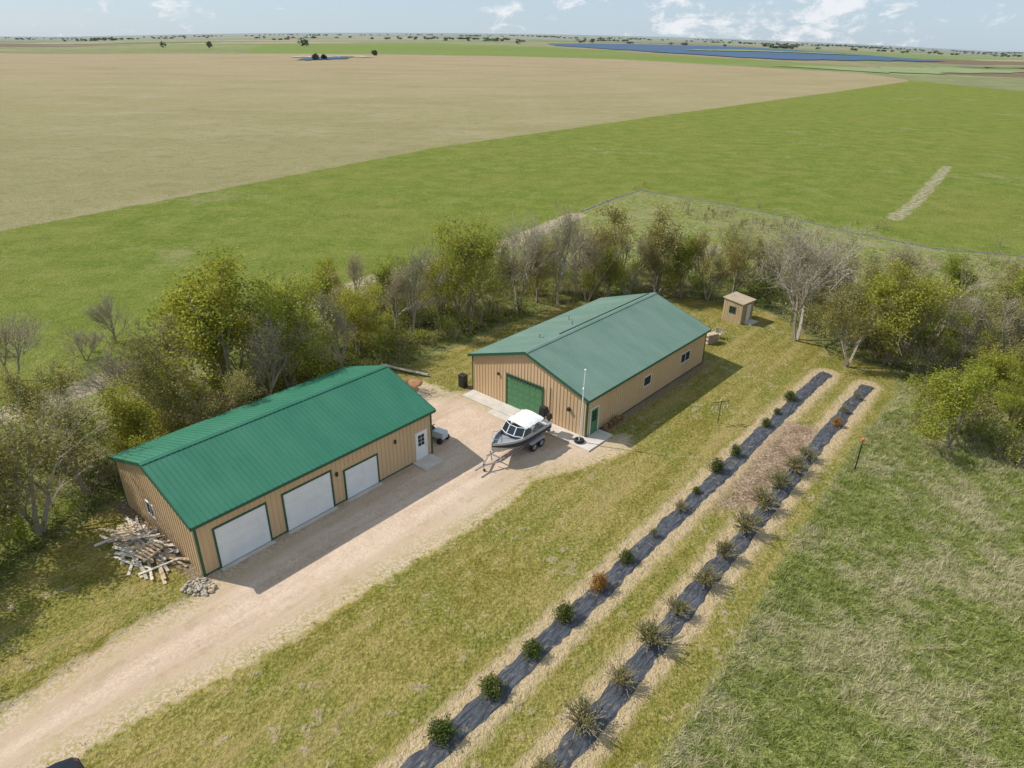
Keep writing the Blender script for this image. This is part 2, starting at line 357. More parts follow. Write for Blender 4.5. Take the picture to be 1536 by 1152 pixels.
def building(name,x,y,a,L,W,h,r,roofm,openings,gopen,ov=.22):
    e=empty(name,(x,y,0),a); sl=(r-h)/(W/2)
    b=MB(); tp=-.06
    b.add([(0,0,0),(0,W,0),(0,W,h+tp),(0,W/2,r+tp),(0,0,h+tp),(L,0,0),(L,W,0),(L,W,h+tp),(L,W/2,r+tp),(L,0,h+tp)],
      [(4,3,2,1,0),(5,6,7,8,9),(0,5,9,4),(1,2,7,6),(0,1,6,5),(2,3,8,7),(3,4,9,8)])
    pitch=.305
    for i in range(1,int(L/pitch)+1):
        q=i*pitch
        if q>L-.1: break
        zt=h-.1
        hit=[o for o in openings if o[0]-.12<q<o[1]+.12]
        if hit:
            o=hit[0]
            b.box((q-.03,-.028,o[3]+.1),(q+.03,.01,zt))
            if o[2]>.3: b.box((q-.03,-.028,.05),(q+.03,.01,o[2]-.08))
        else: b.box((q-.03,-.028,.05),(q+.03,.01,zt))
        b.box((q-.03,W-.01,.05),(q+.03,W+.028,zt))
    for i in range(1,int(W/pitch)+1):
        q=i*pitch
        if q>W-.1: break
        zt=h+min(q,W-q)*sl-.12
        hit=[o for o in gopen if o[0]-.12<q<o[1]+.12]
        if hit:
            o=hit[0]; b.box((-.028,q-.03,o[3]+.1),(.01,q+.03,zt))
            if o[2]>.3: b.box((-.028,q-.03,.05),(.01,q+.03,o[2]-.08))
        else: b.box((-.028,q-.03,.05),(.01,q+.03,zt))
        b.box((L-.01,q-.03,.05),(L+.028,q+.03,zt))
    b.build('walls',[wallm],e)
    b=MB(); th=.05
    for sgn in(0,1):
        def Y(q): return q if sgn==0 else W-q
        y0=-ov; z0=h-ov*sl
        vs=[(-ov,Y(y0),z0),(L+ov,Y(y0),z0),(L+ov,Y(W/2),r),(-ov,Y(W/2),r)]
        vs2=[(q[0],q[1],q[2]+th) for q in vs]
        b.hexa(vs+vs2,0)
        n=int((L+2*ov)/pitch)
        for i in range(n+1):
            q=-ov+.02+i*(L+2*ov-.04)/n
            rr=.024
            b.hexa([(q-rr,Y(y0),z0+th-.005),(q+rr,Y(y0),z0+th-.005),(q+rr,Y(W/2-.05),r+th-.01),(q-rr,Y(W/2-.05),r+th-.01),
                    (q-rr*.5,Y(y0),z0+th+.028),(q+rr*.5,Y(y0),z0+th+.028),(q+rr*.5,Y(W/2-.05),r+th+.023),(q-rr*.5,Y(W/2-.05),r+th+.023)],0)
    b.build('roof',[roofm],e)
    b=MB()
    for sg in(-1,1):
        b.hexa([(-ov-.02,W/2,r+th+.035),(L+ov+.02,W/2,r+th+.035),(L+ov+.02,W/2+sg*.2,r+th+.035-.2*sl),(-ov-.02,W/2+sg*.2,r+th+.035-.2*sl),
            (-ov-.02,W/2,r+th+.055),(L+ov+.02,W/2,r+th+.055),(L+ov+.02,W/2+sg*.2,r+th+.05-.2*sl),(-ov-.02,W/2+sg*.2,r+th+.05-.2*sl)])
    b.build('ridge_cap',[roofm],e)
    b=MB()
    for sgn in(0,1):
        def Y(q): return q if sgn==0 else W-q
        for xx in(-ov-.03,L+ov+.002):
            b.hexa([(xx,Y(-ov),h-ov*sl-.13),(xx+.028,Y(-ov),h-ov*sl-.13),(xx+.028,Y(W/2),r-.13),(xx,Y(W/2),r-.13),
                    (xx,Y(-ov),h-ov*sl+th+.04),(xx+.028,Y(-ov),h-ov*sl+th+.04),(xx+.028,Y(W/2),r+th+.04),(xx,Y(W/2),r+th+.04)])
        ye=sorted((Y(-ov-.03),Y(-ov-.002))); b.box((-ov-.03,ye[0],h-ov*sl-.13),(L+ov+.03,ye[1],h-ov*sl+th-.004))
        for xx in(-.035,L-.09):
            yy=sorted((Y(-.035),Y(.09))); b.box((xx,yy[0],0),(xx+.125,yy[1],h-.07))
    b.box((.1,-.03,.0),(L-.1,-.004,.09))
    b.build('trim',[trim],e)
    return e
e=building('tan_metal_garage',GX,GY,GA,GL,GW,GH,GR,roofG,[(.95,3.85,0,2.5),(4.95,8.05,0,2.5),(9.05,11.45,0,2.05),(14.7,15.6,0,2.1)],[(5.0,5.95,1.15,2.0)])
b=MB(); t=MB()
def odoor(b,t,x0,x1,z1,rows,cols,dm,tm):
    b.box((x0,-.03,.02),(x1,-.006,z1),dm)
    for i in range(rows):
        za=.03+i*(z1-.02)/rows; zb=.03+(i+1)*(z1-.02)/rows-.03
        cw=(x1-x0)/cols
        b.box((x0+.01,-.045,za),(x1-.01,-.0305,zb),dm)
        for j in range(cols): b.box((x0+j*cw+.08,-.055,za+.09),(x0+(j+1)*cw-.08,-.0455,zb-.09),dm)
    for q in((x0-.09,x0),(x1,x1+.09)): t.box((q[0],-.07,0),(q[1],-.002,z1+.09),tm)
    t.box((x0,-.07,z1),(x1,-.002,z1+.09),tm)
odoor(b,t,.95,3.85,2.5,4,5,0,0); odoor(b,t,4.95,8.05,2.5,4,5,0,0); odoor(b,t,9.05,11.45,2.05,4,4,0,0)
b.build('overhead_doors',[doorW],e); t.build('door_trim',[trim],e)
def edoor(e,x0,x1,z1,dm,fm,name='entry_door',rows=3):
    b=MB(); b.box((x0,-.04,.03),(x1,-.005,z1),0)
    for q in((x0-.06,x0),(x1,x1+.06)): b.box((q[0],-.06,0),(q[1],-.002,z1+.06),1)
    b.box((x0,-.06,z1),(x1,-.002,z1+.06),1)
    for i in range(2):
        for j in range(rows): 
            a=x0+.17+i*(x1-x0-.34)/2; c=a+(x1-x0-.34)/2-.03; z=z1-1.0+j*.28
            b.box((a,-.046,z),(c,-.0405,z+.25),2)
    b.box((x0+.15,-.052,.3),(x1-.15,-.0405,.85),0); b.ball((x1-.08,-.08,1.0),.03,1,3)
    b.build(name,[dm,fm,glass,steel],e)
edoor(e,14.7,15.6,2.08,doorW,white)
def win(e,axis_,q0,q1,z0,z1,fm=None,split=True,fw=.05):
    fm=fm or white; b=MB()
    def bx(a,b_,z,zz,d0,d1,m):
        if axis_=='y0': b.box((a,-d1,z),(b_,-d0,zz),m)
        else: b.box((-d1,a,z),(-d0,b_,zz),m)
    bx(q0,q1,z0,z1,.004,.02,1)
    for a,c,z,zz in((q0-fw,q0,z0-fw,z1+fw),(q1,q1+fw,z0-fw,z1+fw),(q0,q1,z1,z1+fw),(q0,q1,z0-fw,z0)): bx(a,c,z,zz,.003,.05,0)
    if split: bx((q0+q1)/2-.02,(q0+q1)/2+.02,z0,z1,.0205,.035,0)
    b.build('window',[fm,glass],e)
win(e,'x0',5.05,5.9,1.15,1.95)
b=MB(); b.box((14.3,-1.35,0),(15.9,-.04,.1)); b.build('door_slab',[conc],e)
b=MB()
for a,c in((.95,3.85),(4.95,8.05),(9.05,11.45)): b.box((a-.1,-.35,-.05),(c+.1,-.08,.015))
b.build('door_aprons',[conc],e)
b=MB(); b.box((8.4,-.12,2.0),(8.55,-.03,2.25)); b.box((12.9,-.12,2.2),(13.02,-.03,2.45)); b.build('wall_lights',[dark],e)
# shop
e=building('tan_metal_shop',SX,SY,SA,SL,SW,SH,SR,roofS,[(.45,1.35,0,2.1),(7.5,8.5,1.3,2.05),(13.3,14.8,1.3,2.1)],[(4.0,7.4,0,2.62)],.25)
edoor(e,.45,1.35,2.08,doorG,white)
win(e,'y0',7.5,8.5,1.3,2.05,fw=.04,split=False); win(e,'y0',13.3,14.8,1.3,2.1,fw=.04)
b=MB()
b.box((-.03,4.0,.02),(-.006,7.4,2.62),0)
for i in range(5):
    za=.03+i*.52; b.box((-.045,4.01,za),(-.0305,7.39,za+.49),0)
    for j in range(6): b.box((-.056,4.07+j*.565,za+.08),(-.0455,4.07+j*.565+.45,za+.41),0)
for q in((3.9,4.0),(7.4,7.5)): b.box((-.075,q[0],0),(-.002,q[1],2.72),1)
b.box((-.075,4.0,2.62),(-.002,7.4,2.72),1)
for j in range(11): b.box((-.16,4.12+j*.3,2.54),(-.0765,4.26+j*.3,2.64),2)
b.build('overhead_door',[doorG,trim,dark],e)
b=MB(); b.box((-1.35,-1.25,0),(-.04,11.0,.1)); b.box((-.0399,-1.25,0),(1.6,-.07,.1)); b.box((-2.0,3.7,-.02),(-1.3501,7.7,.03)); b.build('concrete_apron',[conc],e)
b=MB(); sl=(SR-SH)/(SW/2)
b.hexa([(4.5,SW/2+.55,SR-.55*sl+.05),(SL,SW/2+.55,SR-.55*sl+.05),(SL,SW/2+.42,SR-.42*sl+.05),(4.5,SW/2+.42,SR-.42*sl+.05),(4.5,SW/2+.55,SR-.55*sl+.12),(SL,SW/2+.55,SR-.55*sl+.12),(SL,SW/2+.42,SR-.42*sl+.12),(4.5,SW/2+.42,SR-.42*sl+.12)])
b.build('ridge_vent_shadow',[dark],e)  # raised vent strip, coloured dark to draw the ridge cap's shadow line
b=MB()
for q,yy in((3.6,7.3),(7.4,7.0),(9.4,8.8)):
    z=SR-(yy-SW/2)*sl; b.cyl((q,yy,z),(q,yy,z+.4),.05,n=8); b.cyl((q,yy,z+.4),(q,yy,z+.46),.09,.08,8)
b.build('roof_vents',[steel],e)
b=MB(); b.box((-.2,1.4,1.7),(-.03,1.6,1.95)); b.box((-.15,8.2,2.3),(-.03,8.35,2.5)); b.cyl((-.06,3.2,.1),(-.06,3.2,2.9),.025,n=6); b.build('wall_fixtures',[dark],e)
# ------------------------------------------------------------------ shed
e=empty('garden_shed',(22.8,64.2,0),R(43))
shm=pm('weathered_siding',(.52,.40,.24),(.40,.29,.16),2,.8,0,.2,.01,stretch=(1,1,.15)); shr=pm('shed_roof_wood',(.46,.37,.26),(.36,.29,.20),1.5,.85)
b=MB(); L_,W_=2.2,2.1
b.add([(0,0,0),(L_,0,0),(L_,W_,0),(0,W_,0),(0,0,2.1),(L_,0,2.1),(L_,W_,2.3),(0,W_,2.3)],[(3,2,1,0),(4,5,6,7),(0,1,5,4),(1,2,6,5),(2,3,7,6),(3,0,4,7)],0)
for i in range(11): b.box((-.02,.1+i*.18,.05),(.0,.13+i*.18,2.08),0)
for i in range(11): b.box((.1+i*.19,-.02,.05),(.13+i*.19,0,2.08),0)
b.build('walls',[shm],e)
b=MB(); o_=.13; b.hexa([(-o_,-o_,2.09),(L_+o_,-o_,2.09),(L_+o_,W_+o_,2.32),(-o_,W_+o_,2.32),(-o_,-o_,2.17),(L_+o_,-o_,2.17),(L_+o_,W_+o_,2.40),(-o_,W_+o_,2.40)],0)
for i in range(8): q=-.1+i*.31; b.hexa([(q,-o_,2.165),(q+.05,-o_,2.165),(q+.05,W_+o_,2.395),(q,W_+o_,2.395),(q,-o_,2.19),(q+.05,-o_,2.19),(q+.05,W_+o_,2.42),(q,W_+o_,2.42)],0)
b.build('roof',[shr],e)
win(e,'x0',.75,1.35,1.0,1.6,trim)
b=MB(); b.box((.9,-.05,.05),(1.6,-.021,1.85),0); b.build('door',[white],e)
b=MB(); b.box((.5,-.9,0),(2.0,-.03,.12),0); b.build('step',[conc],e)
# ------------------------------------------------------------------ boat
e=empty('fishing_boat_on_trailer',(2.0,42.0,0),math.atan2(-4.05,-3.25))
alu=pm('boat_aluminium',(.50,.51,.52),(.42,.43,.44),3,.35,.3); navy=pm('boat_dark_stripe',(.02,.025,.035),(.03,.035,.05),3,.3)
canv=pm('white_canvas',(.74,.73,.70),(.66,.65,.62),3,.85,0,.3,.03); grey=pm('boat_floor',(.30,.30,.31),(.24,.24,.25),6,.8); seat=pm('boat_seat',(.55,.53,.5),(.3,.3,.3),2,.6)
LB=5.2; st=np.linspace(0,1,15)
def hull(s):
    bm=1.05*(1-max(0,(s-.45)/.55)**2.4); ch=.85*(1-max(0,(s-.4)/.6)**1.9)
    zk=.55+.62*max(0,(s-.72)/.28)**2; zc=.78+.45*max(0,(s-.5)/.5)**2; zg=1.42+.28*s*s
    return max(bm,.02),max(ch,.015),zk,min(zc,zg-.1),zg
b=MB(); rows_=[]
for s in st:
    bm,ch,zk,zc,zg=hull(s); x=s*LB
    sec=[(x,-bm+.12*(s<.95),zg),(x,-bm,zg),(x,-(bm*.985),zg-.16),(x,-(bm*.9+ch*.1),zc+.22),(x,-ch,zc),(x,0,zk),(x,ch,zc),(x,bm*.9+ch*.1,zc+.22),(x,bm*.985,zg-.16),(x,bm,zg),(x,bm-.12*(s<.95),zg)]
    rows_.append(sec)
n=11
for i in range(len(st)-1):
    for j in range(n-1):
        mi={2:1,7:1}.get(j,0)
        b.add([rows_[i][j],rows_[i+1][j],rows_[i+1][j+1],rows_[i][j+1]],[(0,1,2,3)],mi)
b.add(rows_[0][1:10],[tuple(range(9))],0)
b.build('hull',[alu,navy],e)
b=MB()
def iy(s): return max(hull(s)[0]-.13,.01)
for i in range(len(st)-1):
    s0,s1_=st[i],st[i+1]; z0=.95 if s0<.6 else 1.32+.28*s0*s0-.12; z1=.95 if s0<.6 else 1.32+.28*s1_*s1_-.12
    b.add([(s0*LB,-iy(s0),z0),(s1_*LB,-iy(s1_),z1),(s1_*LB,iy(s1_),z1),(s0*LB,iy(s0),z0)],[(0,1,2,3)],0)
    for sg in(-1,1): b.add([(s0*LB,sg*iy(s0),z0),(s1_*LB,sg*iy(s1_),z1),(s1_*LB,sg*iy(s1_),hull(s1_)[4]),(s0*LB,sg*iy(s0),hull(s0)[4])],[(0,1,2,3)],0)
b.box((3.1,-.85,.95),(3.14,.85,1.45),0)
b.build('deck',[grey],e)
b=MB()
for yy in(-.5,.5):
    b.box((2.0,yy-.22,.95),(2.45,yy+.22,1.3),0); b.box((1.95,yy-.22,1.3),(2.05,yy+.22,1.75),0)
    b.box((2.75,yy-.33,.95),(3.1,yy+.33,1.6),1)
b.box((.1,-.8,.95),(.55,.8,1.3),0); b.build('seats_and_consoles',[seat,grey],e,bevel=.03)
b=MB()
def pane(a,c,d,g,m): b.add([a,c,d,g],[(0,1,2,3)],m)
for y0,y1 in((-.9,-.32),(-.3,.3),(.32,.9)):
    xb0=3.35-.25*(abs(y0)>.5); xb1=3.35-.25*(abs(y1)>.5)
    pane((xb0,y0,1.55),(xb1,y1,1.55),(xb1-.38,y1*.92,2.05),(xb0-.38,y0*.92,2.05),0)
    for pa,pb in(((xb0,y0,1.55),(xb0-.38,y0*.92,2.05)),((xb1,y1,1.55),(xb1-.38,y1*.92,2.05)),((xb0-.38,y0*.92,2.05),(xb1-.38,y1*.92,2.05)),((xb0,y0,1.55),(xb1,y1,1.55))):
        b.cyl(pa,pb,.025,n=6,m=1)
for sg in(-1,1):
    pane((3.1,sg*.93,1.5),(2.1,sg*.96,1.5),(2.2,sg*.9,1.95),(2.75,sg*.86,2.05),0)
    for pa,pb in(((3.1,sg*.93,1.5),(2.1,sg*.96,1.5)),((2.1,sg*.96,1.5),(2.2,sg*.9,1.95)),((2.2,sg*.9,1.95),(2.75,sg*.86,2.05))): b.cyl(pa,pb,.025,n=6,m=1)
b.build('windshield',[glass,white],e)
b=MB()
nx_=13; ny_=9; vs=[]
for i in range(nx_):
    for j in range(ny_):
        u_=i/(nx_-1); q=j/(ny_-1)*2-1
        vs.append((.75+2.0*u_+.05*math.sin(q*3),q*.92,2.18-.08*q*q-.04*(2*u_-1)**2+.035*math.cos(u_*2*math.pi*3)-.05*max(0,abs(q)-.8)*6))
b.add(vs,[(i*ny_+j,(i+1)*ny_+j,(i+1)*ny_+j+1,i*ny_+j+1) for i in range(nx_-1) for j in range(ny_-1)],0)
o=b.build('canopy',[canv],e,smooth=True)
b=MB()
for sg in(-1,1):
    for xa,xb in((1.6,.85),(1.6,1.7),(1.6,2.6)): b.cyl((xa,sg*.97,1.45),(xb,sg*.9,2.1),.018,n=6)
pts=[(3.6,-.85,1.62),(4.3,-.62,1.95),(5.0,-.2,2.0),(5.1,0,2.0),(5.0,.2,2.0),(4.3,.62,1.95),(3.6,.85,1.62)]
for i in range(6): b.cyl(pts[i],pts[i+1],.02,n=6)
b.build('canopy_frame_and_rail',[steel],e)
b=MB()
def outboard(b,y,s):
    b.hexa([(-.65*s,y-.2*s,1.45),(-.1*s,y-.2*s,1.45),(-.1*s,y+.2*s,1.45),(-.65*s,y+.2*s,1.45),(-.55*s,y-.16*s,1.45+.5*s),(-.16*s,y-.17*s,1.45+.55*s),(-.16*s,y+.17*s,1.45+.55*s),(-.55*s,y+.16*s,1.45+.5*s)],0)
    b.box((-.42*s,y-.08,.6),(-.2*s,y+.08,1.45),0); b.box((-.6*s,y-.1,.72),(-.15*s,y+.1,.75),0); b.cyl((-.55*s,y,.5),(-.15*s,y,.5),.07,.05,8,0)
outboard(b,0,1.25); outboard(b,.62,.75)
b.build('outboard_motors',[dark],e,bevel=.04)
b=MB()
b.obox((2.6,-.55,.45),(1,.0,0),4.9,.08,.1); b.obox((2.6,.55,.45),(1,0,0),4.9,.08,.1)
for xx in(.3,1.6,3.0,4.6): b.box((xx,-.6,.4),(xx+.08,.6,.48))
b.obox((5.5,.27,.45),(1.15,-.55,0),1.3,.08,.1); b.obox((5.5,-.27,.45),(1.15,.55,0),1.3,.08,.1); b.obox((6.35,0,.45),(1,0,0),.9,.1,.1)
b.cyl((6.0,0,.05),(6.0,0,.85),.035,n=8); b.cyl((5.2,0,.45),(5.35,0,1.25),.04,n=8); b.ball((6.8,0,.47),.07)
for yy in(-.5,.5): b.obox((2.2,yy,.62),(1,0,0),3.8,.1,.14,0)
b.build('trailer_frame',[steel],e)
rubber=pm('rubber',(.02,.02,.02),(.03,.03,.03),8,.8)
b=MB()
for sg in(-1,1):
    for xx in(1.15,1.95):
        b.cyl((xx,sg*.86,.33),(xx,sg*1.08,.33),.33,n=18,m=0); b.cyl((xx,sg*.85,.33),(xx,sg*1.09,.33),.18,n=12,m=1)
    b.hexa([(.75,sg*.84,.66),(2.35,sg*.84,.66),(2.35,sg*1.12,.66),(.75,sg*1.12,.66),(.95,sg*.84,.74),(2.15,sg*.84,.74),(2.15,sg*1.12,.74),(.95,sg*1.12,.74)],2)
b.cyl((6.0,0,.09),(6.0,.08,.09),.09,n=10,m=0)
b.build('wheels',[rubber,steel,alu],e)
# ------------------------------------------------------------------ car at lower left
def car(name,loc,yaw,body):
    e=empty(name,loc,yaw); b=MB()
    S_=[(-2.25,.75,.45,.72,.78),(-2.15,.86,.35,.92,.95),(-1.6,.9,.3,.98,1.0),(-.9,.91,.3,.98,1.0),(.9,.91,.3,.97,.99),(1.6,.9,.3,.9,.93),(2.1,.82,.35,.75,.8),(2.25,.7,.45,.62,.66)]
    vs=[]
    for x,w_,z0,zb,zt in S_: vs+=[(x,-w_*.92,z0),(x,-w_,(z0+zb)/2),(x,-w_*.95,zb),(x,-w_*.6,zt),(x,w_*.6,zt),(x,w_*.95,zb),(x,w_,(z0+zb)/2),(x,w_*.92,z0)]
    fs=[(i*8+j,(i+1)*8+j,(i+1)*8+(j+1)%8,i*8+(j+1)%8) for i in range(len(S_)-1) for j in range(8)]+[tuple(range(7,-1,-1)),tuple(range(56,64))]
    b.add(vs,fs,0); b.build('body',[body],e,smooth=False,bevel=.03)
    b=MB(); C=[(-1.95,.74,.98,.98),(-1.35,.62,1.48,.98),(-.2,.64,1.54,.98),(.45,.62,1.48,.98),(1.25,.74,.97,.97)]
    vs=[]
    for x,w_,zt,zb in C: vs+=[(x,-.86,zb-.02),(x,-w_,zt-.02),(x,-w_*.6,zt+.02),(x,w_*.6,zt+.02),(x,w_,zt-.02),(x,.86,zb-.02)]
    fs=[];mi=[]
    for i in range(4):
        for j in range(5):
            fs.append((i*6+j,(i+1)*6+j,(i+1)*6+j+1,i*6+j+1)); mi.append(0 if (j in(1,2,3) and i in(1,2)) else 1)
    b.v=vs;b.f=fs;b.m=mi; b.build('cabin',[body,glass],e)
    b=MB()
    for xx in(-1.4,1.4):
        for sg in(-1,1): b.cyl((xx,sg*.72,.33),(xx,sg*.93,.33),.33,n=18,m=0); b.cyl((xx,sg*.73,.33),(xx,sg*.94,.33),.2,n=12,m=1)
    b.build('wheels',[rubber,steel],e); return e
blk=pm('black_car_paint',(.015,.016,.02),(.02,.02,.025),3,.2,.2,spec=.6)
car('parked_car',(-17.1,14.5,0),R(50),blk)
# ------------------------------------------------------------------ small objects
b=MB(); b.cyl((0,0,0),(.12,0,5.6),.05,.035,10,0); b.ball((.12,0,5.65),.08,1,0)
for a in range(14):
    t0=a/14*2*math.pi;t1=(a+1)/14*2*math.pi; b.cyl((.28*math.cos(t0),.28*math.sin(t0),.22),(.28*math.cos(t1),.28*math.sin(t1),.22),.11,n=8,m=1,cap=False)
b.box((.02,-.12,4.2),(.08,.12,4.28),0)
b.build('flag_pole',[white,rubber],loc=(4.75,41.0,.0),yaw=0)
b=MB(); b.cyl((0,0,0),(0,0,1.9),.03,n=8,m=0); b.obox((0,0,1.8),(1,.3,0),1.3,.04,.04,0)
for q in(-.6,-.25,.3,.6): b.cyl((q,q*.3,1.45),(q,q*.3,1.78),.008,n=4,m=0); b.cyl((q,q*.3,1.2),(q,q*.3,1.45),.09,.06,8,1)
b.cyl((0,0,1.9),(0,0,2.15),.1,.02,8,1)
b.build('bird_feeder',[dark,shr],loc=(15.3,44.1,0))
orange=pm('orange_cap',(.75,.12,.03),(.6,.1,.02),3,.5)
b=MB(); b.cyl((0,0,0),(0,0,1.9),.045,n=8,m=0); b.cyl((0,0,1.9),(0,0,2.3),.02,n=6,m=0); b.ball((0,0,2.35),.11,1,1)
b.build('marker_post',[dark,orange],loc=(22.8,38.1,0))
b=MB(); b.box((-.03,-.03,0),(.03,.03,1.6),0); b.box((-.3,-.05,1.2),(.3,-.031,1.8),1)
b.build('yellow_sign',[steel,pm('yellow_sign_paint',(.7,.45,.03),(.6,.4,.03),3,.5)],loc=(24.6,133,0))
b=MB(); b.box((0,0,0),(.5,.6,1.0),0); b.box((-.03,-.03,1.0),(.53,.63,1.08),0)
b.build('trash_bin',[dark],loc=(-3.9,49.1,0),yaw=SA,bevel=.03)
terra=pm('terracotta',(.30,.13,.08),(.2,.09,.06),3,.8); leafd=pm('pot_plant_leaves',(.10,.15,.03),(.22,.06,.05),12,.8)
b=MB()
for q in range(5):
    l=1.9+q*.5+random.uniform(-.1,.1); rr=random.uniform(.14,.22); x=SX+math.cos(SA)*l+math.sin(SA)*.45; y=SY+math.sin(SA)*l-math.cos(SA)*.45
    b.cyl((x,y,.0),(x,y,rr*1.7),rr*.7,rr,10,0); b.ball((x,y,rr*2.1),rr*1.1,.9,1,8,6,.25)
b.build('potted_plants',[terra,leafd])
wood=[pm('grey_board',(.46,.42,.36),(.33,.29,.24),4,.85),pm('tan_board',(.55,.42,.27),(.42,.31,.19),4,.85),pm('pale_board',(.66,.60,.48),(.52,.46,.36),4,.85)]
b=MB()
for i in range(90):
    w_=random.uniform(2.3,7.2); o_=random.uniform(.4,2.2); 
    x=GX-math.sin(GA)*w_-math.cos(GA)*o_; y=GY+math.cos(GA)*w_-math.sin(GA)*o_
    zz=.05+max(0,1-abs(o_-1.0)/1.1)*max(0,1-abs(w_-4.6)/3)*random.uniform(.1,.7)
    an=GA+math.pi/2+random.choice([0,0,.35,-.4,1.2])+random.gauss(0,.18); ln=random.choice([.6,1.2,1.8,2.4,3.0])*random.uniform(.8,1.1)
    b.obox((x,y,zz),(math.cos(an),math.sin(an),random.uniform(-.07,.07)),ln,random.uniform(.09,.22),random.uniform(.03,.06),random.choice([0,1,1,2,2]),random.gauss(0,.12))
for k,(w_,o_) in enumerate(((3.4,1.3),(5.9,1.4))):
    x=GX-math.sin(GA)*w_-math.cos(GA)*o_; y=GY+math.cos(GA)*w_-math.sin(GA)*o_; an=GA+.2+k*.7; u_=Vector((math.cos(an),math.sin(an),.1)); v_=Vector((-math.sin(an),math.cos(an),0))
    for q in range(6): b.obox(Vector((x,y,.62))+u_*(q-2.5)*.2,v_,1.1,.12,.025,1)
    for q in(-1,0,1): b.obox(Vector((x,y,.56))+v_*q*.48,u_,1.15,.06,.09,0)
b.build('scrap_lumber_pile',wood)
stone=pm('stone',(.44,.37,.29),(.28,.24,.18),3,.9,0,.4,.02)
b=MB()
for i in range(80):
    a=random.uniform(0,6.28);q=random.uniform(0,.8); b.ball((-15.75+q*math.cos(a)*1.2,26.3+q*math.sin(a)*.8,.04+(.8-q)*random.uniform(0,.3)),random.uniform(.05,.14),random.uniform(.5,.9),random.choice([0,0,1,2]),6,5,.3)
b.build('rubble_pile',[stone,wood[1],wood[0]])
b=MB()
for i in range(30):
    a=i%6; l=i//6; b.cyl((a*.22-.55+.1*(l%2),-.3,.1+l*.19),(a*.22-.55+.1*(l%2),.3,.1+l*.19),.1,n=8,m=i%2)
b.build('firewood_stack',[wood[1],stone],loc=(18.6,59.4,0),yaw=.5)
def chair(loc,yaw):
    b=MB()
    for x in(-.25,.22):
        for y in(-.27,.24): b.box((x,y,0),(x+.05,y+.05,.42 if x>0 else .95),0)
    b.box((-.25,-.28,.4),(.3,.3,.45),0)
    for k in range(4): b.box((-.28,-.27,.52+k*.12),(-.251,.29,.6+k*.12),0)
    for y in(-.33,.26): b.box((-.27,y,.62),(.32,y+.07,.66),0)
    b.build('lawn_chair',[wood[0]],loc=loc,yaw=yaw)
chair((19.6,60.6,0),-2)
b=MB(); b.cyl((-11.2,53.0,.16),(-7.0,51.2,.16),.16,.12,8); b.cyl((-10.5,52.3,.4),(-8.2,51.4,.3),.1,.08,8); b.build('fallen_log',[wood[0]])
rust=pm('bark_mulch',(.38,.19,.09),(.28,.15,.07),6,.95,0,.6,.04)
b=MB()
for i in range(7): b.ball((-8.5+random.uniform(-.9,.9),49.2+random.uniform(-1,1),.0),random.uniform(.4,.8),.22,0,12,8,.08)
b.build('mulch_pile',[rust],smooth=True)
b=MB(); b.cyl((-1.6,0,.95),(1.6,0,.95),.5,n=20,m=0,cap=True); b.ball((-1.6,0,.95),.5,1,0,14,10); b.ball((1.6,0,.95),.5,1,0,14,10); b.cyl((0,0,1.42),(0,0,1.6),.16,n=10)
for x in(-1.1,1.1): b.box((x-.12,-.4,0),(x+.12,.4,.55),1)
b.build('propane_tank',[white,conc],loc=(47.6,69,0),yaw=.2,smooth=False)
e=empty('riding_mower',(-5.35,41.3,0),GA-1.4); blue=pm('mower_body',(.40,.50,.58),(.6,.62,.64),1,.4)
b=MB(); b.box((0,-.3,.3),(.9,.3,.8),0); b.box((-.8,-.4,.3),(0,.4,.5),0); b.box((-.65,-.25,.5),(-.2,.25,.65),1); b.box((-.75,-.25,.65),(-.62,.25,1.0),1); b.cyl((0,0,.8),(-.15,0,1.05),.02,n=6,m=1)
b.cyl((-.15,0,1.03),(-.17,0,1.06),.18,n=12,m=1); b.build('body',[blue,dark],e,bevel=.05)
b=MB()
for x,r_ in((-.55,.3),(.7,.2)):
    for sg in(-1,1): b.cyl((x,sg*.32,r_),(x,sg*.52,r_),r_,n=14)
b.build('wheels',[rubber],e)
# ------------------------------------------------------------------ vegetation
def leafmat(name,dk,lt,trans=.35):
    m,T,B=newmat(name); T.n.remove(B)
    sh=T.attr('shade')
    oi=T.new('ShaderNodeObjectInfo').outputs['Random']
    c=T.mix(sh,dk,lt)
    c=T.mix(1,c,T.mix(oi,(.80,.88,.85),(1.12,1.02,1.0)),'MULTIPLY')
    df=T.new('ShaderNodeBsdfDiffuse'); T.l.new(c,df.inputs['Color'])
    tr=T.new('ShaderNodeBsdfTranslucent'); T.l.new(c,tr.inputs['Color'])
    mx=T.new('ShaderNodeMixShader'); mx.inputs[0].default_value=trans
    T.l.new(df.outputs[0],mx.inputs[1]); T.l.new(tr.outputs[0],mx.inputs[2]); T.l.new(mx.outputs[0],T.n['Material Output'].inputs[0])
    return m
bark=pm('bark',(.29,.24,.18),(.19,.155,.115),6,.9)
barkg=pm('grey_bark',(.39,.335,.275),(.27,.23,.18),6,.9)
L_bright=leafmat('leaves_bright',(.21,.24,.03),(.50,.50,.09),.45)
L_olive=leafmat('leaves_olive',(.19,.19,.045),(.42,.38,.14),.4)
L_grey=leafmat('buds_greyish',(.26,.235,.12),(.47,.42,.24),.35)
L_dark=leafmat('leaves_evergreen',(.035,.055,.015),(.15,.18,.045),.2)
L_green=leafmat('leaves_green',(.085,.14,.015),(.32,.38,.05),.4)
L_rust=leafmat('leaves_rust',(.22,.11,.025),(.45,.25,.07),.2)
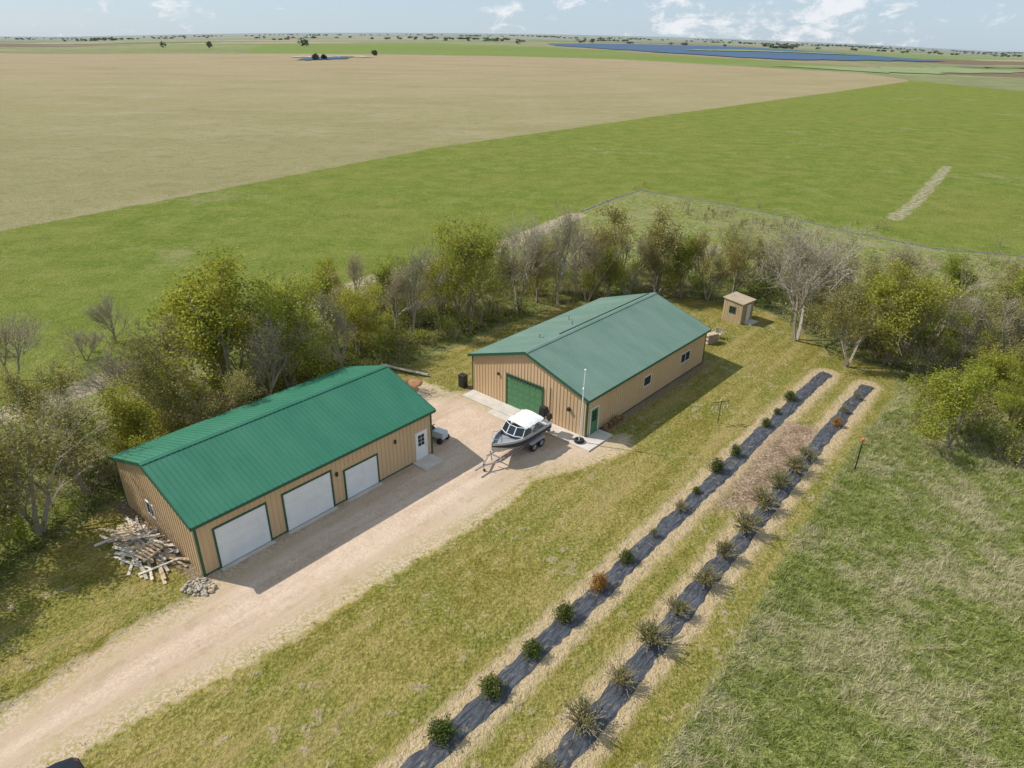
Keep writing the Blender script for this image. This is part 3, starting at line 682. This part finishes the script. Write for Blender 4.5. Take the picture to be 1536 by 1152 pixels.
def tubes(P0,P1,R0,R1,k=4):
    d=P1-P0; L=np.linalg.norm(d,axis=1,keepdims=True); d=d/np.maximum(L,1e-6)
    ref=np.where(np.abs(d[:,2:3])<.9,np.array([[0,0,1.]]),np.array([[1.,0,0]]))
    a=np.cross(d,ref); a/=np.linalg.norm(a,axis=1,keepdims=True); b=np.cross(d,a)
    vs=[]
    for Pp,Rr in((P0,R0),(P1,R1)):
        for i in range(k):
            t=2*math.pi*i/k; vs.append(Pp+(a*math.cos(t)+b*math.sin(t))*Rr[:,None])
    vs=np.stack(vs,1); n=len(P0)
    base=(np.arange(n)*2*k)[:,None]
    fs=np.concatenate([base+np.array([[i,(i+1)%k,k+(i+1)%k,k+i]]) for i in range(k)],0)
    return vs.reshape(-1,3),fs
def quads(C,size,flat=0):
    n=len(C); u_=rng.normal(size=(n,3)); u_/=np.linalg.norm(u_,axis=1,keepdims=True)
    v_=rng.normal(size=(n,3)); v_-=u_*(u_*v_).sum(1,keepdims=True); v_/=np.linalg.norm(v_,axis=1,keepdims=True)
    s=(size*rng.uniform(.6,1.3,n))[:,None]; u_*=s; v_*=s*.7
    vs=np.stack([C-u_,C-v_,C+u_,C+v_],1).reshape(-1,3); fs=np.arange(n*4).reshape(n,4)
    return vs,fs
def veg_mesh(name,parts,mats):
    V=[];Fs=[];mi=[];sh=[];o=0
    for v,f_,m_,s in parts:
        V.append(v);Fs.append(f_+o);mi.append(np.full(len(f_),m_));sh.append(np.broadcast_to(s,(len(v),)));o+=len(v)
    me=bpy.data.meshes.new(name); me.from_pydata(np.concatenate(V),[],np.concatenate(Fs))
    for m in mats: me.materials.append(m)
    me.polygons.foreach_set('material_index',np.concatenate(mi).astype(np.int32)); setattr_(me,'shade',np.concatenate(sh)); return me
def gen_tree(name,seed,nleaf,lsize,leafm,barkm,stems=2,up=.25,levels=5,kids=(3,4),cl=.32):
    rd=random.Random(seed); segs=[];tw=[]
    def grow(p,d,L,r_,lev):
        n=4 if lev<2 else (3 if lev<levels else 2); pts=[p]; q=p.copy()
        for i in range(n):
            d=(d+Vector((rd.gauss(0,1),rd.gauss(0,1),rd.gauss(0,1)))*.11+Vector((0,0,up*.25))).normalized()
            q2=q+d*L/n; ra=r_*(1-.5*i/n); rb=r_*(1-.5*(i+1)/n)
            segs.append((q.copy(),q2.copy(),max(ra,.013),max(rb,.010))); 
            if lev>=levels-2: tw.append((q.copy(),q2.copy(),lev))
            q=q2; pts.append((q.copy(),d.copy()))
        if lev<levels:
            k=rd.randint(*kids)
            for c in range(k):
                fr=rd.uniform(.3,1) if c else 1.0
                i=min(n,max(1,int(fr*n+.5))); bp,bd=pts[i]
                ang=rd.uniform(.35,.9) if c else rd.uniform(.05,.3)
                ax_=bd.orthogonal().normalized(); ax_=Matrix.Rotation(rd.uniform(0,6.28),3,bd)@ax_
                nd=Matrix.Rotation(ang,3,ax_)@bd
                grow(bp.copy(),nd,L*rd.uniform(.58,.82),r_*rd.uniform(.42,.58),lev+1)
    for s in range(stems):
        a=s/stems*6.28+rd.random(); tl=rd.uniform(.15,.45) if stems>1 else .05
        grow(Vector((.12*math.cos(a),.12*math.sin(a),-.1)),Vector((math.cos(a)*tl,math.sin(a)*tl,1)).normalized(),3.0,.17 if stems>1 else .22,1)
    P0=np.array([s[0] for s in segs]);P1=np.array([s[1] for s in segs]);R0=np.array([s[2] for s in segs]);R1=np.array([s[3] for s in segs])
    z=10/P1[:,2].max(); rad=np.percentile(np.hypot(P1[:,0],P1[:,1]),93); sc_=np.array([3.6/rad,3.6/rad,z])
    P0*=sc_;P1*=sc_
    vt,ft=tubes(P0,P1,R0,R1,3)
    TA=np.array([t[0] for t in tw])*sc_;TB=np.array([t[1] for t in tw])*sc_
    wgt=rng.gamma(.7,1,len(TA))*np.clip(TA[:,2]/6,.3,1.4); wgt/=wgt.sum(); idx=rng.choice(len(TA),nleaf,p=wgt); tt=rng.random((nleaf,1))
    C=TA[idx]+(TB[idx]-TA[idx])*tt+rng.normal(0,cl,(nleaf,3))*np.array([1,1,.8])
    C[:,2]=np.maximum(C[:,2],.5)
    vl,fl=quads(C,lsize); cs=rng.random(len(TA))[idx]*.7+rng.random(nleaf)*.3
    return veg_mesh(name,[(vt,ft,0,.5),(vl,fl,1,np.repeat(cs,4))],[barkm,leafm])
PROT={
 'b':[gen_tree('bright_tree_mesh',s,13000,.085,L_bright,bark,st,cl=.34) for s,st in((1,2),(2,3),(7,2))],
 'o':[gen_tree('olive_tree_mesh',s,9000,.08,L_olive,barkg,st,cl=.33) for s,st in((3,2),(4,3),(8,2))],
 'g':[gen_tree('bare_tree_mesh',s,3800,.06,L_grey,barkg,st,.3,kids=(4,5),cl=.22) for s,st in((5,1),(6,2),(9,2))],
}
NM={'b':'budding_cottonwood_tree','o':'elm_tree','g':'bare_tree'}
cnt=0
def tree(k,x,y,h,r_):
    global cnt; cnt+=1
    o=bpy.data.objects.new(NM[k],PROT[k][cnt%3]); s=r_/3.55
    o.location=(x,y,0); o.scale=(s,s,h/9.6); o.rotation_euler=(0,0,(cnt*2.4)%6.28); link(o)
TR=[('o',-26.4,30.4,8.5,4.1),('b',-21.0,45.5,11.8,5.6),('o',-24.1,41.5,8.6,3.2),('b',-17.6,48.5,9.5,3.6),('b',-18,63.8,6.3,2.4),('g',-16.5,67.7,6.1,2.3),('g',-36.4,57.6,5.3,1.9),('g',-40.1,49.2,5.9,2.6),
('g',-9.3,59.8,8.9,2.8),('b',-4.5,61.7,10.7,3.5),('g',.5,66.5,10,3.6),('g',4.8,68.6,10.6,3.2),('o',9.2,73.2,7,2.8),('o',12.7,72.9,10.4,5.0),('o',21.3,71.5,7.7,3),('o',24.9,73.9,7.7,3),('g',27.1,60.4,11.4,4.6),('o',29.3,54.5,7.3,2.9),
('b',33.6,55.3,8.8,3.7),('b',30.6,41.1,6.3,3.3),('g',42.5,54.6,7.2,3),('g',-36.8,53.5,3.4,1.7),
('o',-28.5,36.5,7.5,3.2),('o',-30.5,25.5,7.0,3.2),('b',-13.5,55,6.5,2.6),('g',-6.5,67,8,2.8),('g',2,74,7.5,2.6),('g',16.5,76,8,3),('g',30.5,68,8,3.2),('o',36,63,8,3.2),('g',41,61.5,7.5,3),('b',47,60,7.5,3.2),
('b',38.5,48,5,2.4),('g',45,47.5,6.5,2.8),('g',51,53,7,3),('b',-12,65,6.5,2.4),('g',-23,54,6.5,2.4),('o',-27,47.0,5.5,2.3),('o',-20,39.5,6.5,2.6),('g',8,70.5,9,2.8),('b',18.5,72,7,2.8),('g',-14,50.5,8,2.8),
('g',55,60,7,3),('o',52,47,5.5,2.6),('b',37,44.5,3.8,2.1),('g',34,72,7,3),('b',-32,28,4.2,2.2),
('o',-22.5,50,6.5,2.8),('b',-19,53,6.5,2.6),('o',-15.5,58,6.5,2.6),('g',-11,60,7,2.6),('g',-25.5,44,7.5,3),('b',-24,37,6.0,2.6),('g',-17.5,44,8,3),
('b',-7,63.5,6.5,2.6),('o',-2.5,66,8,2.8),('b',2.5,70,7.5,2.8),('o',15.5,71.5,6.5,2.6),('b',10,70,6.5,2.4),('g',7,74,9,3),
('o',31.5,59,6.5,2.8),('b',36.5,58.5,6.5,2.8),('g',39,54.5,7,2.8),('o',41.5,50,5.5,2.6),('b',45.5,56,6,2.8),('g',48.5,55,7,2.8),('b',48,50,5.5,2.6),('o',53.5,56.5,7,3),('b',57,52,6,2.8),('o',50.5,64,8,3.4),('b',44,66,7,3),('g',38.5,67,8,3.2),('g',57,66,8,3.2),('o',41,45,4.2,2.2),('o',34,64.5,7,2.8),
('o',-28.5,23,6.5,3),('o',-27.6,27.2,6,2.8),('g',-25.8,34,6.5,2.8),('g',-22,58,5.5,2.2),('g',-29,44.5,4.5,2.0),('g',13,79,6,2.4),('g',22,79,6,2.6),('o',29,75,6.5,2.8),('g',43,72,6,2.6)]
for t_ in TR: tree(*t_)
def blobs(n,poly,extra,hmin,hmax,per,size,name,mat,keep=None,stems=True):
    x0,y0=np.min(poly,axis=0);x1,y1=np.max(poly,axis=0); pts=np.column_stack([rng.uniform(x0,x1,n*6),rng.uniform(y0,y1,n*6)])
    pts=pts[inside(pts,poly)]
    if keep is not None: pts=pts[keep(pts)]
    pts=pts[:n]
    Cs=[];sh=[];S0=[];S1=[]
    for x,y in pts:
        h=rng.uniform(hmin,hmax); rr=h*rng.uniform(.5,.8); k=int(per*(h/hmax)**1.5)+20
        d=rng.normal(size=(k,3)); d/=np.linalg.norm(d,axis=1,keepdims=True); rad=rng.random((k,1))**.5
        lump=1+.35*np.sin(d[:,0:1]*4+x)+.3*np.cos(d[:,1:2]*5+y)
        c=d*rad*lump*np.array([rr,rr,h*.5])+np.array([x,y,h*.52]); c[:,2]=np.abs(c[:,2])+.05
        Cs.append(c); sh.append(np.full(k,rng.random())*.6+rng.random(k)*.4)
        for _ in range(7):
            a=rng.uniform(0,6.28); q=rng.uniform(.2,.8)*rr; S0.append((x+.1*math.cos(a),y+.1*math.sin(a),0)); S1.append((x+q*math.cos(a),y+q*math.sin(a),h*rng.uniform(.7,1.1)))
    vl,fl=quads(np.concatenate(Cs),size); vt,ft=tubes(np.array(S0),np.array(S1),np.full(len(S0),.02),np.full(len(S0),.008),3)
    me=veg_mesh(name,[(vt,ft,0,.5),(vl,fl,1,np.repeat(np.concatenate(sh),4))],[barkg,mat]); link(bpy.data.objects.new(name,me))
bp=np.array(belt)
notb=lambda P:(sdf(P,lawn)<-.6)
notw=lambda P:(sdf(P,lawn)<-.6)&~((P[:,0]<-27)&(P[:,1]<50)&(P[:,1]>30))
blobs(240,bp,None,.8,2.5,380,.08,'undergrowth_bushes',L_green,notw)
blobs(200,bp,None,.8,2.8,280,.07,'undergrowth_bushes',L_olive,notw)
blobs(170,bp,None,1.0,3.2,130,.055,'undergrowth_bushes',L_grey,notw)
blobs(50,bp,None,.5,1.3,200,.07,'undergrowth_bushes',L_green,lambda P:(P[:,0]<-26)&(P[:,1]<50)&(P[:,1]>28))
blobs(70,np.array([(-24,47),(-20,44),(-14,51),(-8,58),(-4,62),(-6,68),(-14,66),(-20,56)]),None,.8,2.4,420,.075,'undergrowth_bushes',L_bright,notb)
rp_=[(31,42),(33,38),(44,41),(64,50),(64,66),(48,72),(36,74),(29,66),(32,58),(34,50)]
blobs(130,np.array(rp_),None,.8,2.8,260,.07,'undergrowth_bushes',L_olive)
blobs(90,np.array(rp_),None,.8,2.4,320,.07,'undergrowth_bushes',L_bright)
pr=[(26,82),(30,95),(28,118),(36,118),(46,104),(54,92),(70,86),(95,82),(95,50),(64,50),(64,66),(48,74),(36,78)]
blobs(220,np.array(pr),None,.5,2.2,110,.06,'pasture_shrubs',L_grey)
blobs(150,np.array(pr),None,.4,1.6,140,.07,'pasture_shrubs',L_olive)
pl_=[(-44,34),(-36,48),(-28,60),(-20,71),(-10,84),(-14,86),(-26,74),(-36,62),(-48,50)]
blobs(40,np.array(pl_),None,.4,1.4,110,.06,'trackside_shrubs',L_olive,lambda P:pld(P,track)>2.4)
pf=[(8,113),(22,135),(36,127),(47,114),(62,96),(95,88),(95,90),(64,99),(48,117),(24,138),(5,116)]
blobs(55,np.array(pf),None,.4,2.0,90,.06,'fence_row_shrubs',L_grey)
def shrub_mesh(name,kind,seed):
    rg=np.random.default_rng(seed)
    if kind=='j':
        k=1900; d=rg.normal(size=(k,3)); d/=np.linalg.norm(d,axis=1,keepdims=True); rad=rg.random((k,1))**.4
        ang=np.arctan2(d[:,1],d[:,0]); lump=(1+.22*np.sin(ang*5+seed)+.18*np.sin(ang*9+d[:,2]*7)+rg.normal(0,.1,k))[:,None]
        c=d*rad*lump*np.array([.5,.5,.5]); c[:,2]=(c[:,2]+.42)*1.0; w_=(1-.35*np.clip(c[:,2:3],0,1)); c[:,:2]*=w_; c[:,2]=np.abs(c[:,2])
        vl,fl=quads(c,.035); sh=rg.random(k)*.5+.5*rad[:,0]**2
        S0=np.zeros((12,3)); S1=np.column_stack([rg.normal(0,.3,12),rg.normal(0,.3,12),rg.uniform(.5,.95,12)])
    else:
        S0=[];S1=[]
        for i in range(46):
            a=rg.uniform(0,6.28);t=rg.uniform(.1,.9); tip=np.array([math.cos(a)*t*.6,math.sin(a)*t*.6,rg.uniform(.55,1.05)*(1-.25*t)]); mid=tip*.5+np.array([0,0,.05])
            S0.append((0,0,0));S1.append(mid)
            for _ in range(4):
                S0.append(mid);S1.append(tip+rg.normal(0,.13,3))
        S0=np.array(S0);S1=np.abs(np.array(S1)[:,2:3])*np.array([0,0,1])+np.array(S1)*np.array([1,1,0])
        i=rg.choice(len(S0),1000); c=S0[i]+(S1[i]-S0[i])*rg.uniform(.4,1.05,(1000,1))+rg.normal(0,.03,(1000,3)); c[:,2]=np.abs(c[:,2]); vl,fl=quads(c,.03); sh=rg.random(1000)*.7
    vt,ft=tubes(S0,S1,np.full(len(S0),.011),np.full(len(S0),.005),3)
    return veg_mesh(name,[(vt,ft,0,.5),(vl,fl,1,np.repeat(sh,4))],[bark,{'j':L_dark,'r':L_rust}.get(kind,L_olive)])
JM=[shrub_mesh('juniper_mesh',"j",s) for s in(11,12,13)]; TM=[shrub_mesh('twiggy_mesh','t',s) for s in(21,22,23)]
rm=JM[0].copy(); rm.materials[1]=L_rust
def plant(name,me,x,y,s,sz=1):
    o=bpy.data.objects.new(name,me); o.location=(x,y,.03); o.scale=(s*random.uniform(.9,1.25),s*random.uniform(.9,1.25),s*sz*random.uniform(.75,1.05)); o.rotation_euler=(0,0,random.uniform(0,6.28)); link(o)
for i,(x,y,s) in enumerate([(-4.6,15.7,1.1),(-2.6,18.2,1.2),(-.7,20.4,1.05),(1.1,22.4,1.05),(2.7,24.6,1.1),(6.3,28.8,.85),(11.6,35.2,.6),(13.5,37.7,1.0),(15.3,39.7,.85),(18.7,43.7,.9),(20.2,45.7,.6),(22,48,1.0)]): plant('juniper_shrub',JM[i%3],x,y,s)
plant('rust_juniper_shrub',rm,4.6,26.7,1.05); plant('rust_juniper_shrub',rm,24.0,43.9,.75)
for i,(x,y,s) in enumerate([(1.5,16.5,1.2),(3.1,18.8,1.5),(4.9,20.8,1.15),(6.6,23.1,1.6),(8.3,25,1.2),(10.2,27.1,1.3),(11.7,29.1,1.25),(13.5,31.4,1.45),(15.3,33.7,1.6),(16.9,35.8,1.5),(18.6,37.7,1.45),(20.1,39.3,1.15),(8.2,30.9,.55),(10.2,33.4,.75),(25.5,46,.6),(27.5,48.3,.6)]): plant('honeysuckle_shrub',TM[i%3],x,y,s)
def tufts(name,n,box_,cond,hmin,hmax,mat,blades=7,wd=.018,spread=.12):
    pts=np.column_stack([rng.uniform(box_[0],box_[1],n*3),rng.uniform(box_[2],box_[3],n*3)]); pts=pts[cond(pts)][:n]; n=len(pts)
    B_=np.repeat(pts,blades,0)+rng.normal(0,spread*.6,(n*blades,2)); k=len(B_)
    th=np.repeat(hmin+(hmax-hmin)*rng.random(n)**2,blades)*rng.uniform(.6,1.1,k); a=rng.uniform(0,6.28,k); ln=rng.uniform(.3,1.2,k)*th
    tip=np.column_stack([B_[:,0]+np.cos(a)*ln,B_[:,1]+np.sin(a)*ln,th*.8]); q=a+math.pi/2+rng.normal(0,.4,k); w_=wd*rng.uniform(.6,1.3,k)
    a0=np.column_stack([B_[:,0]-np.cos(q)*w_,B_[:,1]-np.sin(q)*w_,np.zeros(k)]); a1=np.column_stack([B_[:,0]+np.cos(q)*w_,B_[:,1]+np.sin(q)*w_,np.zeros(k)])
    V=np.stack([a0,a1,tip],1).reshape(-1,3); Fs=np.arange(k*3).reshape(k,3)
    sh=np.repeat(np.repeat(rng.random(n),blades)*.7+rng.random(k)*.3,3)
    me=bpy.data.meshes.new(name); me.from_pydata(V,[],Fs); me.materials.append(mat); setattr_(me,'shade',sh); link(bpy.data.objects.new(name,me))
def grassmat(name,g0,g1,st,amt=.85):
    m,T,B=newmat(name); T.n.remove(B)
    pos=T.new('ShaderNodeNewGeometry').outputs['Position']; nB=T.noise(pos,.2,4,.65); nC=T.noise(pos,1.1,4,.68); sh=T.attr('shade')
    c=T.mix(sh,g0,g1)
    q=T.math('ADD',nB,T.math('MULTIPLY',T.math('SUBTRACT',sh,.5),.32)); q=T.math('ADD',q,T.math('MULTIPLY',T.math('SUBTRACT',nC,.5),.5))
    c=T.mix(T.math('MULTIPLY',T.rng(q,.46,.64),amt),c,st)
    df=T.new('ShaderNodeBsdfDiffuse'); T.l.new(c,df.inputs['Color'])
    tr=T.new('ShaderNodeBsdfTranslucent'); T.l.new(c,tr.inputs['Color']); mx=T.new('ShaderNodeMixShader'); mx.inputs[0].default_value=.4
    T.l.new(df.outputs[0],mx.inputs[1]); T.l.new(tr.outputs[0],mx.inputs[2]); T.l.new(mx.outputs[0],T.n['Material Output'].inputs[0]); return m
gm=grassmat('tall_grass_mat',(.17,.22,.045),(.40,.42,.13),(.62,.54,.36)); gm2=grassmat('weed_mat',(.15,.19,.03),(.31,.32,.08),(.36,.30,.14))
rightside=lambda P:(sdf(P,lawn)<-.15)&(P[:,0]>.8*(P[:,1]-17)+3)
tufts('tall_grass',36000,(4,42,14,46),rightside,.08,.55,gm,7,.018,.14)
tufts('tall_grass',9000,(20,75,44,90),lambda P:(sdf(P,lawn)<-.3),.15,.5,gm,6,.03)
tufts('mow_edge_grass',4500,(4,36,14,54),lambda P:np.abs(sdf(P,lawn)+.25)<.3,.25,.6,gm)
tufts('driveway_weeds',3000,(-26,8,12,44),lambda P:(np.abs(sdf(P,gravel)+.1)<.6)&(sdf(P,RG)<-.1),.04,.14,gm2,5,.015,.08)
tufts('woodland_grass',14000,(-44,10,10,84),lambda P:(sdf(P,belt)>-.5)&(sdf(P,lawn)<-.2),.15,.5,gm2,6,.03)
Cs=[];sh=[]
def dt(x,y,r_,h):
    k=70; d=rng.normal(size=(k,3)); d/=np.linalg.norm(d,axis=1,keepdims=True); c=d*rng.random((k,1))**.4*np.array([r_,r_,h*.45])+np.array([x,y,h*.5+float(hz(x,y))]); Cs.append(c); sh.append(rng.random(k))
for x,y,r_,h in((-502,1780,11,20),(-492,1775,9,16),(-617,1524,6,15),(-795,1706,7,13),(4,2336,10,16),(-241,905,4,7),(-205,1090,4,7),(-236,925,3,5)): dt(x,y,r_,h)
for c in range(85):
    y=rng.uniform(2900,9000); x=rng.uniform(-.75,.75)*y; k=rng.integers(3,16); wdt=rng.uniform(40,360)
    for i in range(k): dt(x+rng.uniform(-wdt,wdt),y+rng.uniform(-15,15),rng.uniform(7,14),rng.uniform(6,12))
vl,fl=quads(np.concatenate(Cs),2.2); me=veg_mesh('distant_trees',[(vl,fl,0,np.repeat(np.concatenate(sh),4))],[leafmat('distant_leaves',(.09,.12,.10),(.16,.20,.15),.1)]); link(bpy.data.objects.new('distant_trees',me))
